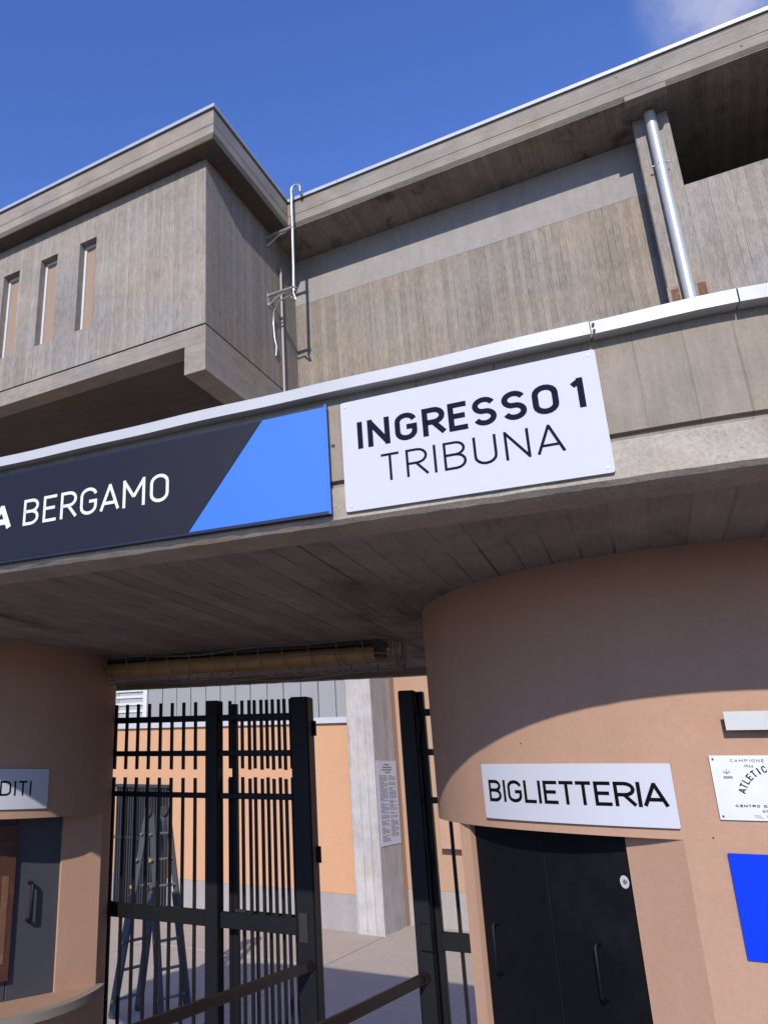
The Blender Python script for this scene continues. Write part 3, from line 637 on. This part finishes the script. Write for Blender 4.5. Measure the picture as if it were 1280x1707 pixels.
mf = lambda s, z, o: front(s, z, 0.0212+o)
lettering('lettering', 'BERGAMO', -1.581, -1.110, 0.6385, 0.0755, 0.0085, 'letter_white', sb_, mf, gap=0.27)
lettering('lettering', 'TA', -1.775, -1.634, 0.6365, 0.0755, 0.0165, 'letter_white', sb_, mf, gap=0.10, slant=0.16, wscale=1.15)
# --- strip light in a wire cage under the soffit
def cn_(s, d, z):
    'canopy frame: along the front from the right centre, depth behind the axis'
    q = CR+ax*s-nf*d; return Vector((q.x, q.y, Z(z)))
fx = thing('caged_strip_light', 'long unlit amber strip light inside a bent wire cage under the canopy', 'light', cn_(-1.85, 0.32, 0.5))
S0, S1, DC = -2.62, -1.10, 0.36
b = B(); p = cn_(S0+0.02, DC-0.07, 0.5515-0.020)
b.obox(p, cn_(S1-0.02, DC-0.07, 0.5315)-p, cn_(S0+0.02, DC+0.07, 0.5315)-p, (0, 0, 0.019)).go('housing', 'dark_housing', fx)
for d in (-0.040, 0.040): B().tube([cn_(S0+0.05, DC+d, 0.494), cn_(S1-0.05, DC+d, 0.494)], 0.036, 14).go('lamp_tube', 'amber_tube', fx, 50)
for e in (S0+0.03, S1-0.055):
    B().obox(cn_(e, DC-0.062, 0.478), cn_(e+0.025, DC-0.062, 0.478)-cn_(e, DC-0.062, 0.478), cn_(e, DC+0.066, 0.478)-cn_(e, DC-0.062, 0.478), (0, 0, 0.053)).go('end_cap', 'dark_housing', fx)
b = B()
for kx, (d, z) in enumerate(((-0.115, 0.542), (-0.130, 0.490), (-0.085, 0.440), (0.0, 0.424), (0.085, 0.440), (0.130, 0.490), (0.115, 0.542))):
    pts = []; ph = random.uniform(0, 6)
    for i in range(25):
        t = i/24; s = S0-0.04+(S1-S0+0.08)*t
        sg = 0.010*math.sin(t*7+ph)+0.007*math.sin(t*17+ph*2)
        pts.append(cn_(s, DC+d+sg, z+sg*0.9-(0.012*math.sin(t*3.1) if kx in (2, 3, 4) else 0)))
    b.tube(pts, 0.0028, 5, False)
n = 13
for i in range(n+1):
    s = S0-0.04+(S1-S0+0.08)*i/n; pts = []
    for k in range(13):
        a = R_(-8+196*k/12); j = random.uniform(-0.006, 0.006)
        pts.append(cn_(s+j+random.uniform(-.004, .004), DC-0.132*math.cos(a)+j, 0.548-0.122*max(0, math.sin(a))**0.8+j*0.6))
    b.tube(pts, 0.0028, 5, False)
for e in (S0-0.04, S1+0.04):
    for k in range(4):
        d = -0.08+0.053*k; b.tube([cn_(e+random.uniform(-.01, .02), DC+d, 0.545), cn_(e+random.uniform(-.012, .012), DC+d, 0.435)], 0.0024, 5, False)
b.go('wire_cage', 'cage_wire', fx)

# ================================================================== ROUND TICKET BOOTHS
def circ(C, r, th): return (C.x+r*math.sin(R_(th)), C.y-r*math.cos(R_(th)))
def booth_wall(C, r, t0, t1, door, rev, zlo, zhi, parent, back=0.0):
    'drum with a flat niche cut along the chord t0..t1 between zlo and zhi; the door leaf is set rev deeper'
    N = 128; A = Vector(circ(C, r, t0)); Bq = Vector(circ(C, r, t1)); d = (Bq-A).normalized(); inn = Vector((-d.y, d.x))
    if (C-A).dot(inn) < 0: inn = -inn
    def ch(s, dep=0.0): q = A+d*s+inn*dep; return (q.x, q.y)
    arc_out = [circ(C, r, t1+(360-(t1-t0))*i/N) for i in range(N+1)]          # from t1 round the back to t0
    arc_mid = [circ(C, r, t1+(360-back-(t1-t0))*i/N) for i in range(N+1)]+[circ(C, r, t0)] if back else arc_out   # passage side cut straight
    arc_in = [circ(C, r, t0+(t1-t0)*i/40) for i in range(1, 40)]              # the piece cut away
    full = arc_out+arc_in
    notch = arc_mid+[ch(door[0]), ch(door[0], rev), ch(door[1], rev), ch(door[1])]
    vs, fs = [], []
    def wall(poly, za, zb):
        k = len(vs); n = len(poly)
        vs.extend((x, y, za) for x, y in poly); vs.extend((x, y, zb) for x, y in poly)
        fs.extend((k+i, k+(i+1) % n, k+n+(i+1) % n, k+n+i) for i in range(n))
    wall(full, 0.0, zlo); wall(notch, zlo, zhi); wall(full, zhi, Z(0.5535))
    seg = [arc_out[-1]]+arc_in+[arc_out[0]]                                      # ledges
    lp = seg+[ch(door[1]), ch(door[1], rev), ch(door[0], rev), ch(door[0])]
    if back:
        sg = [circ(C, r, t0-back+back*i/30) for i in range(31)]
        for z in (zlo, zhi):
            k = len(vs); vs.extend((x, y, z) for x, y in sg); fs.append(tuple(range(k, k+len(sg))))
    for z in (zlo, zhi):
        k = len(vs); vs.extend((x, y, z) for x, y in lp); fs.append(tuple(range(k, k+len(lp))))
    mesh('wall', vs, fs, 'terracotta_plaster', parent, 12)
    return ch, inn, d
def booth_map(C, r, tref):
    'arc length from angle tref, height, offset -> point on the drum'
    def f(s, z, o):
        th = tref+math.degrees(s/r); x, y = circ(C, r+o, th); return (x, y, Z(z))
    return f
def curved_plate(name, s0, s1, z0, z1, o0, o1, mat, parent, mapf, n=28, r=0.0):
    vs, fs = [], []
    ss = sorted([s0+(s1-s0)*i/n for i in range(n+1)]+([s0+r*(1-math.cos(R_(a))) for a in (25, 45, 65, 85)]+[s1-r*(1-math.cos(R_(a))) for a in (25, 45, 65, 85)] if r else []))
    n = len(ss)-1
    for i in range(n+1):
        s = ss[i]; e = 0.0
        if r:
            dd = min(s-s0, s1-s); e = r-math.sqrt(max(0, r*r-(r-dd)**2)) if dd < r else 0.0
        vs += [mapf(s, z0+e, o0), mapf(s, z0+e, o1), mapf(s, z1-e, o1), mapf(s, z1-e, o0)]
    for i in range(n):
        for k in range(4): fs.append((4*i+k, 4*i+(k+1) % 4, 4*i+4+(k+1) % 4, 4*i+4+k))
    fs += [(0, 1, 2, 3), (4*n, 4*n+1, 4*n+2, 4*n+3)]
    return mesh(name, vs, fs, mat, parent, 40)
def handle(ch, inn, s, z0, z1, dep, mat, parent, r=0.006, out=0.03, side=0.0):
    pts = []
    for z, o in ((z0, 0.0), (z0, -out*0.8), (z0+0.008, -out), (z1-0.008, -out), (z1, -out*0.8), (z1, 0.0)):
        x, y = ch(s, dep+o); pts.append((x, y, Z(z)))
    return B().tube(pts, r, 8).go('handle', mat, parent, 60)

RR = 1.53*U
# ---- right booth
rb = thing('ticket_booth', 'round terracotta ticket booth under the ticket sign at the right', 'booth', (CR.x, CR.y, 0), 'round ticket booths')
ch, inn, d = booth_wall(CR, RR, -52.0, -3.9, (0.040, 0.538), 0.030, Z(-0.95), Z(-0.149), rb, 76.0)
DPT = 0.030
def chplate(name, s0, s1, z0, z1, d0, d1, mat, parent, ch=None):
    p = [ch(s0, d0), ch(s1, d0), ch(s1, d1), ch(s0, d1)]
    return B().prism(p, Z(z0), Z(z1)).go(name, mat, parent, bevel=0.0015)
for a, c, hs in ((0.042, 0.2795, 0.096), (0.281, 0.536, 0.416)):
    dl = chplate('door', a, c, -0.948, -0.151, DPT-0.012, DPT+0.01, 'black_door_paint', rb, ch)
    handle(ch, inn, hs, -0.535, -0.41, DPT-0.012, 'black_gate_paint', dl, 0.0045, 0.024)
# ---- left booth
RL = 1.75*U; CE = Vector((-6.45*U, 5.34*U)); CL = CE
lb = thing('ticket_booth', 'round terracotta booth at the left edge with curved stone sill and rusty shutter', 'booth', (CL.x, CL.y, 0), 'round ticket booths')
chL, innL, dL = booth_wall(CL, RL, 35.0, 111.0, (0.16, 0.966), 0.03, Z(-0.95), Z(-0.203), lb)
dd = chplate('door', 0.728, 0.964, -0.948, -0.205, 0.012, 0.04, 'grey_door_paint', lb, chL)
handle(chL, innL, 0.808, -0.643, -0.49, 0.012, 'black_gate_paint', dd, 0.0085, 0.035)
dd = chplate('door', 0.162, 0.722, -0.948, -0.205, 0.012, 0.04, 'grey_door_paint', lb, chL)
rs = chplate('shutter', 0.50, 0.722, -0.865, -0.24, -0.012, 0.011, 'rust_paint', dd, chL)
chplate('rust_patch', 0.66, 0.692, -0.80, -0.45, -0.0145, -0.0125, 'rust', rs, chL)
# curved sill
N = 48; pts = [circ(CL, RL+0.034, 26+(113-26)*i/N) for i in range(N+1)]+[circ(CL, RL-0.32, 113-(113-26)*i/N) for i in range(N+1)]
B().prism(pts, Z(-0.985), Z(-0.9505)).go('sill', 'sill_stone', lb, 30, bevel=0)

# ---- signs on the right booth (arc length measured from angle 0)
bm = booth_map(CR, RR, 0.0); k = math.radians(1)*RR
t = thing('ticket_sign', 'white curved sign reading BIGLIETTERIA above the black booth doors', 'sign', bm(-22*k, -0.12, 0))
curved_plate('panel', -40.0*k, -3.9*k, -0.1245, 0.0215, 0.004, 0.010, 'sign_white', t, bm, 40, r=0.0035)
m2 = lambda s, z, o: bm(s, z, 0.0102+o)
lettering('lettering', 'BIGLIETTERIA', -38.35*k, -5.2*k, -0.0790, 0.0575, 0.0086, 'black_ink', t, m2, gap=0.21)
for th, z in ((-29.5, 0.075), (0.2, -0.142)):
    B().tube([bm(th*k, z, -0.002), bm(th*k, z, 0.0006)], 0.0022, 8).go('fixing_hole', 'dark_housing', rb)
# small riveted plate
t = thing('club_plate', 'brushed metal plate lettered ATLETICA in an arc beside the ticket sign', 'plaque', bm(5*k, -0.1, 0))
curved_plate('panel', 1.65*k, 17.0*k, -0.102, 0.039, 0.003, 0.006, 'brushed_plate', t, bm, 16)
m3 = lambda s, z, o: bm(s, z, 0.0062+o)
ws = (17.0-1.65)*k
s_ = 1.65*k
for (s, z) in ((s_+0.007, 0.031), (s_+0.007, -0.094), (s_+ws-0.007, 0.031), (s_+ws-0.007, -0.094)):
    q = m3(s, z, 0); q2 = m3(s, z, 0.003); B().tube([q, q2], 0.0022, 8).go('screw', 'dark_housing', t)
lettering('lettering', "CAMPIONE D'ITALIA", s_+0.040, s_+0.165, 0.0245, 0.0062, 0.0011, 'grey_ink', t, m3, gap=0.4)
lettering('lettering', '1966', s_+0.066, s_+0.084, 0.0125, 0.0062, 0.0011, 'grey_ink', t, m3, gap=0.3)
lettering('lettering', 'CENTRO DI AVVIAMENTO', s_+0.034, s_+0.180, -0.0735, 0.0050, 0.0012, 'black_ink', t, m3, gap=0.4)
lettering('lettering', 'BERGAMO', s_+0.084, s_+0.128, -0.0845, 0.0055, 0.0010, 'grey_ink', t, m3, gap=0.4)
lettering('lettering', 'TEL. 55592', s_+0.067, s_+0.118, -0.0965, 0.0062, 0.0009, 'grey_ink', t, m3, gap=0.4)
acx, acz, ar = s_+0.122, -0.062, 0.0655
for i, c in enumerate('ATLETICA'):
    th = R_(161-9.3*i)
    def m4(s, z, o, th=th):
        e = (math.cos(th), math.sin(th)); tn = (math.sin(th), -math.cos(th))
        return m3(acx+e[0]*(ar+z)+tn[0]*s, acz+e[1]*(ar+z)+tn[1]*s, o)
    wd_ = 0.0036 if c == 'I' else 0.0085
    lettering('lettering', c, -wd_/2, wd_/2, 0.0, 0.0150, 0.0024, 'black_ink', t, m4) if c != 'I' else \
        mesh('letter', [m4(-0.0015, 0, 0.0005), m4(0.0015, 0, 0.0005), m4(0.0015, 0.0150, 0.0005), m4(-0.0015, 0.0150, 0.0005)], [(0, 1, 2, 3)], 'black_ink', t)
b = B()
for pl_, w_ in (([(0.112, -0.050), (0.119, -0.044), (0.128, -0.041)], 0.0022), ([(0.124, -0.040), (0.131, -0.030), (0.135, -0.018)], 0.0055), ([(0.116, -0.026), (0.123, -0.019), (0.135, -0.019), (0.143, -0.026)], 0.0016), ([(0.128, -0.041), (0.137, -0.046), (0.147, -0.040)], 0.0034)):
    L, Rr = ribbon([(s_+x, z) for x, z in pl_], w_); n = len(L)
    b.add([m3(p.x, p.y, 0.0006) for p in L]+[m3(p.x, p.y, 0.0006) for p in Rr], [(i, i+1, n+i+1, n+i) for i in range(n-1)])
b.go('runner_emblem', 'black_ink', t)
b = B()
for pl_, w_ in (([(0.022, 0.002), (0.030, -0.001), (0.038, 0.003)], 0.0012), ([(0.030, 0.001), (0.030, 0.009)], 0.0010), ([(0.024, 0.006), (0.030, 0.000), (0.036, 0.006)], 0.0009)):
    L, Rr = ribbon([(s_+x, z) for x, z in pl_], w_); n = len(L)
    b.add([m3(p.x, p.y, 0.0006) for p in L]+[m3(p.x, p.y, 0.0006) for p in Rr], [(i, i+1, n+i+1, n+i) for i in range(n-1)])
for i in range(5): b.add([m3(s_+0.022+0.0036*i, -0.012, 0.0006), m3(s_+0.0248+0.0036*i, -0.012, 0.0006), m3(s_+0.0248+0.0036*i, -0.0065, 0.0006), m3(s_+0.022+0.0036*i, -0.0065, 0.0006)], [(0, 1, 2, 3)])
b.go('badge_emblem', 'grey_ink', t)
# wall lamp box, blue panel, sticker
t = thing('wall_light_box', 'flat white metal light box on the booth wall above the plaque', 'light', bm(10*k, 0.1, 0))
curved_plate('back_box', 5.0*k, 20.0*k, 0.094, 0.132, 0.0, 0.030, 'dark_housing', t, bm, 16)
curved_plate('cover', 4.6*k, 20.4*k, 0.0945, 0.1365, 0.0302, 0.034, 'white_sheet_metal', t, bm, 16)
bp = tag(curved_plate('blue_panel', 1.7*k, 19.0*k, -0.388, -0.1725, 0.002, 0.006, 'panel_blue', None, bm, 18, r=0.0025), 'plain bright blue panel on the booth wall below the plaque', 'panel')
b = B(); ring_ = [(0.606+0.014*math.cos(a/24*6.2832), -0.254+0.026*math.sin(a/24*6.2832)) for a in range(24)]
st = thing('round_sticker', 'small round white sticker at the right edge of the black booth door', 'sticker', (*ch(0.51, 0.017), Z(-0.27)))
def dmap(s, z, o): x, y = ch(s, DPT-0.0125-o); return (x, y, Z(z))
plate('disc', [(0.508+0.0120*math.cos(a/24*6.2832), -0.259+0.0150*math.sin(a/24*6.2832)) for a in range(24)], 0.0, 0.0006, 'sticker_white', st, dmap)
plate('mark', [(0.509+0.006*math.cos(a/10*6.2832), -0.259+0.0075*math.sin(a/10*6.2832)*(1 if a % 2 else 0.5)) for a in range(10)], 0.0007, 0.0009, 'grey_ink', st, dmap)
# sign on the left booth
bl = booth_map(CL, RL, 0.0); kl = math.radians(1)*RL
t = thing('booth_sign', 'white booth sign cut off by the left picture edge, ending in DITI', 'sign', bl(75*kl, -0.165, 0))
curved_plate('panel', 40*kl, 82.4*kl, -0.164, 0.001, 0.004, 0.010, 'sign_white', t, bl, 40, r=0.0025)
m5 = lambda s, z, o: bl(s, z, 0.0102+o)
lettering('lettering', 'DITI', 68.0*kl, 77.0*kl, -0.1085, 0.0605, 0.0080, 'black_ink', t, m5, gap=0.27)

# ================================================================== GATE
GA = R_(5.0); gd = Vector((math.cos(GA), math.sin(GA), 0)); gn = Vector((math.sin(GA), -math.cos(GA), 0)); G0 = Vector((-4.7*U, 6.4*U, 0))
def gp(s, z, o=0.0): q = G0+gd*s+gn*o; return Vector((q.x, q.y, Z(z)))
def gbox(name, s0, s1, z0, z1, o0, o1, mat, parent, bevel=0.002):
    p = gp(s0, z0, o0); return B().obox(p, gp(s1, z0, o0)-p, gp(s0, z0, o1)-p, (0, 0, z1-z0)).go(name, mat, parent, bevel=bevel)
def bar_mesh(h, r=0.0068):
    b = B().obox((-r, -r, 0), (2*r, 0, 0), (0, 2*r, 0), (0, 0, h)); me = bpy.data.meshes.new('bar')
    me.from_pydata(b.v, [], b.f); me.materials.append(M['black_gate_paint']); return me
BU = bar_mesh(0.333); BLo = bar_mesh(E-0.037-0.10)
GM = 'black_gate_paint'
def bars(parent, lst, o=0.0, dz=0.0):
    for s in lst:
        for me, z in ((BU, 0.003), (BLo, -E+0.10)):
            q = gp(s, z+dz, o); ob = put('bar', me, parent, q); ob.rotation_euler = (0, 0, GA); ABS[ob.name] = q
def rails(parent, s0, s1, o=0.0, hw=0.013, lst=None):
    for (z0, z1) in ((0.238, 0.268), (0.068, 0.095), (-0.132, -0.106), (-0.700, -0.632), (-E+0.08, -E+0.13)):
        gbox('rail', s0, s1, z0, z1, o-hw, o+hw, GM, parent)
f1 = thing('fence_panel', 'fixed black steel fence panel beside the left booth, ladder seen behind it', 'fence', gp(0.1, -E))
bars(f1, [-0.314+0.0695*i for i in range(10)]); rails(f1, -0.36, 0.384)
gbox('post', 0.384, 0.453, -E, 0.338, -0.035, 0.035, GM, f1, 0.004)
f2 = thing('fence_panel', 'fixed black steel fence panel left of the walk-through opening', 'fence', gp(0.7, -E))
bars(f2, [0.614, 0.679, 0.740, 0.802], 0.0); rails(f2, 0.4535, 0.8475)
gbox('post', 0.848, 0.938, -E, 0.340, -0.045, 0.045, GM, f2, 0.006)
gl_ = thing('gate_leaf', 'black steel gate leaf folded open flat behind the fence panel', 'gate', gp(0.7, -E, -0.09))
bars(gl_, [0.473, 0.541, 0.610, 0.678, 0.743, 0.806], -0.075, 0.006); rails(gl_, 0.487, 0.835, -0.075, 0.010)
gbox('stile', 0.486, 0.512, -E+0.08, 0.326, -0.093, -0.065, GM, gl_)
gbox('lock_stile', 0.464, 0.4855, -E+0.08, -0.040, -0.093, -0.065, GM, gl_)
gbox('lock_box', 0.50, 0.56, -0.71, -0.625, -0.060, -0.052, 'rail_paint', gl_)
f3 = thing('fence_panel', 'black steel gate post and fence panel touching the right booth', 'fence', gp(1.5, -E))
gbox('post', 1.375, 1.448, -E, 0.350, -0.045, 0.045, GM, f3, 0.006)
gbox('stile', 1.4495, 1.474, -E+0.05, 0.348, -0.055, -0.015, GM, f3)
bars(f3, [1.5525+0.0695*i for i in range(5)]); rails(f3, 1.4745, 1.88)
for par, s_h, o_h in ((f2, 0.944, -0.03), (f3, 1.4495, 0.03)):
    for z_h in (0.16, -0.40, -1.1, -1.9):
        q = gp(s_h, z_h, o_h); B().tube([q, q+Vector((0, 0, 0.07))], 0.009, 10).go('hinge', GM, par, 50)
gbox('lock_box', 1.40, 1.446, -0.70, -0.60, 0.0455, 0.058, GM, f3)
gbox('lock_plate', 0.862, 0.905, -0.72, -0.60, 0.0455, 0.050, 'rail_paint', f2)
# queue rails towards the street
for (s, z, lab) in ((0.905, -0.807, 'rusty flat handrail running from the left gate post toward the street'), (1.400, -0.800, 'rusty flat handrail running from the right gate post toward the street')):
    q = gp(s, z, 0.045); dr = Vector((-0.088, -1, 0)).normalized(); e = q+dr*2.25
    t = thing('handrail', lab, 'handrail', (q.x, q.y, 0), 'queue handrails at the gate')
    sd_ = Vector((-dr.y, dr.x, 0))
    B().obox(q-sd_*0.008-Vector((0, 0, 0.019)), dr*2.25, sd_*0.016, (0, 0, 0.038)).go('rail', 'rail_paint', t, bevel=0.004)
    B().tube([q, q+dr*0.008], 0.025, 12).go('flange', GM, t, 40)
    B().obox(e-sd_*0.02-Vector((0, 0, z+E)), dr*0.04, sd_*0.04, (0, 0, z+E+0.021)).go('post', 'rail_paint', t, bevel=0.003)

# ================================================================== LADDER
ld = thing('step_ladder', 'grey aluminium folding step ladder standing behind the left fence panel', 'ladder', (-5.6, 7.95, 0))
tops = [Vector((-5.70, 7.90, 2.02)), Vector((-5.66, 8.17, 2.02))]
fr1 = [Vector((-5.86, 7.56, 0.03)), Vector((-5.80, 7.94, 0.03))]
fr2 = [Vector((-5.46, 7.86, 0.03)), Vector((-5.36, 8.24, 0.03))]
for ft, sh in ((fr1, -0.03), (fr2, 0.03)):
    st = []
    for a, tp in zip(ft, tops):
        tp2 = tp+Vector((sh, 0, 0)); mid = a.lerp(tp2, 0.55); v = (tp2-a).normalized()
        sdv = Vector((0, 1, 0)); wv = v.cross(sdv).normalized()
        pr = B().obox(a-wv*0.044-sdv*0.018, wv*0.088, sdv*0.036, v*(1.15)).go('stile', 'aluminium', ld, bevel=0.003)
        B().obox(a+v*0.9-wv*0.036-sdv*0.012+sdv*0.02, wv*0.072, sdv*0.024, tp2-(a+v*0.9)).go('stile', 'aluminium', ld, bevel=0.003)
        B().obox(a-wv*0.036-sdv*0.018-Vector((0, 0, 0.024)), wv*0.072, sdv*0.036, (0, 0, 0.05)).go('rubber_foot', 'dark_housing', pr)
        st.append((a, tp2))
    for i in range(7):
        t_ = 0.07+0.135*i
        p0 = st[0][0].lerp(st[0][1], t_); p1 = st[1][0].lerp(st[1][1], t_); e = (p1-p0).normalized()
        rg = B().tube([p0-e*0.03, p1+e*0.035], 0.016, 8).go('rung', 'rung_metal', ld, 50)
        if i in (0, 2, 4, 5): B().tube([p0-e*0.05, p0-e*0.03], 0.02, 8).go('locking_knob', 'brass_knob', rg, 50)
for tp in tops:
    B().tube([tp+Vector((0, -0.03, 0)), tp+Vector((0, 0.03, 0))], 0.055, 14).go('hinge', 'dark_housing', ld, 50)
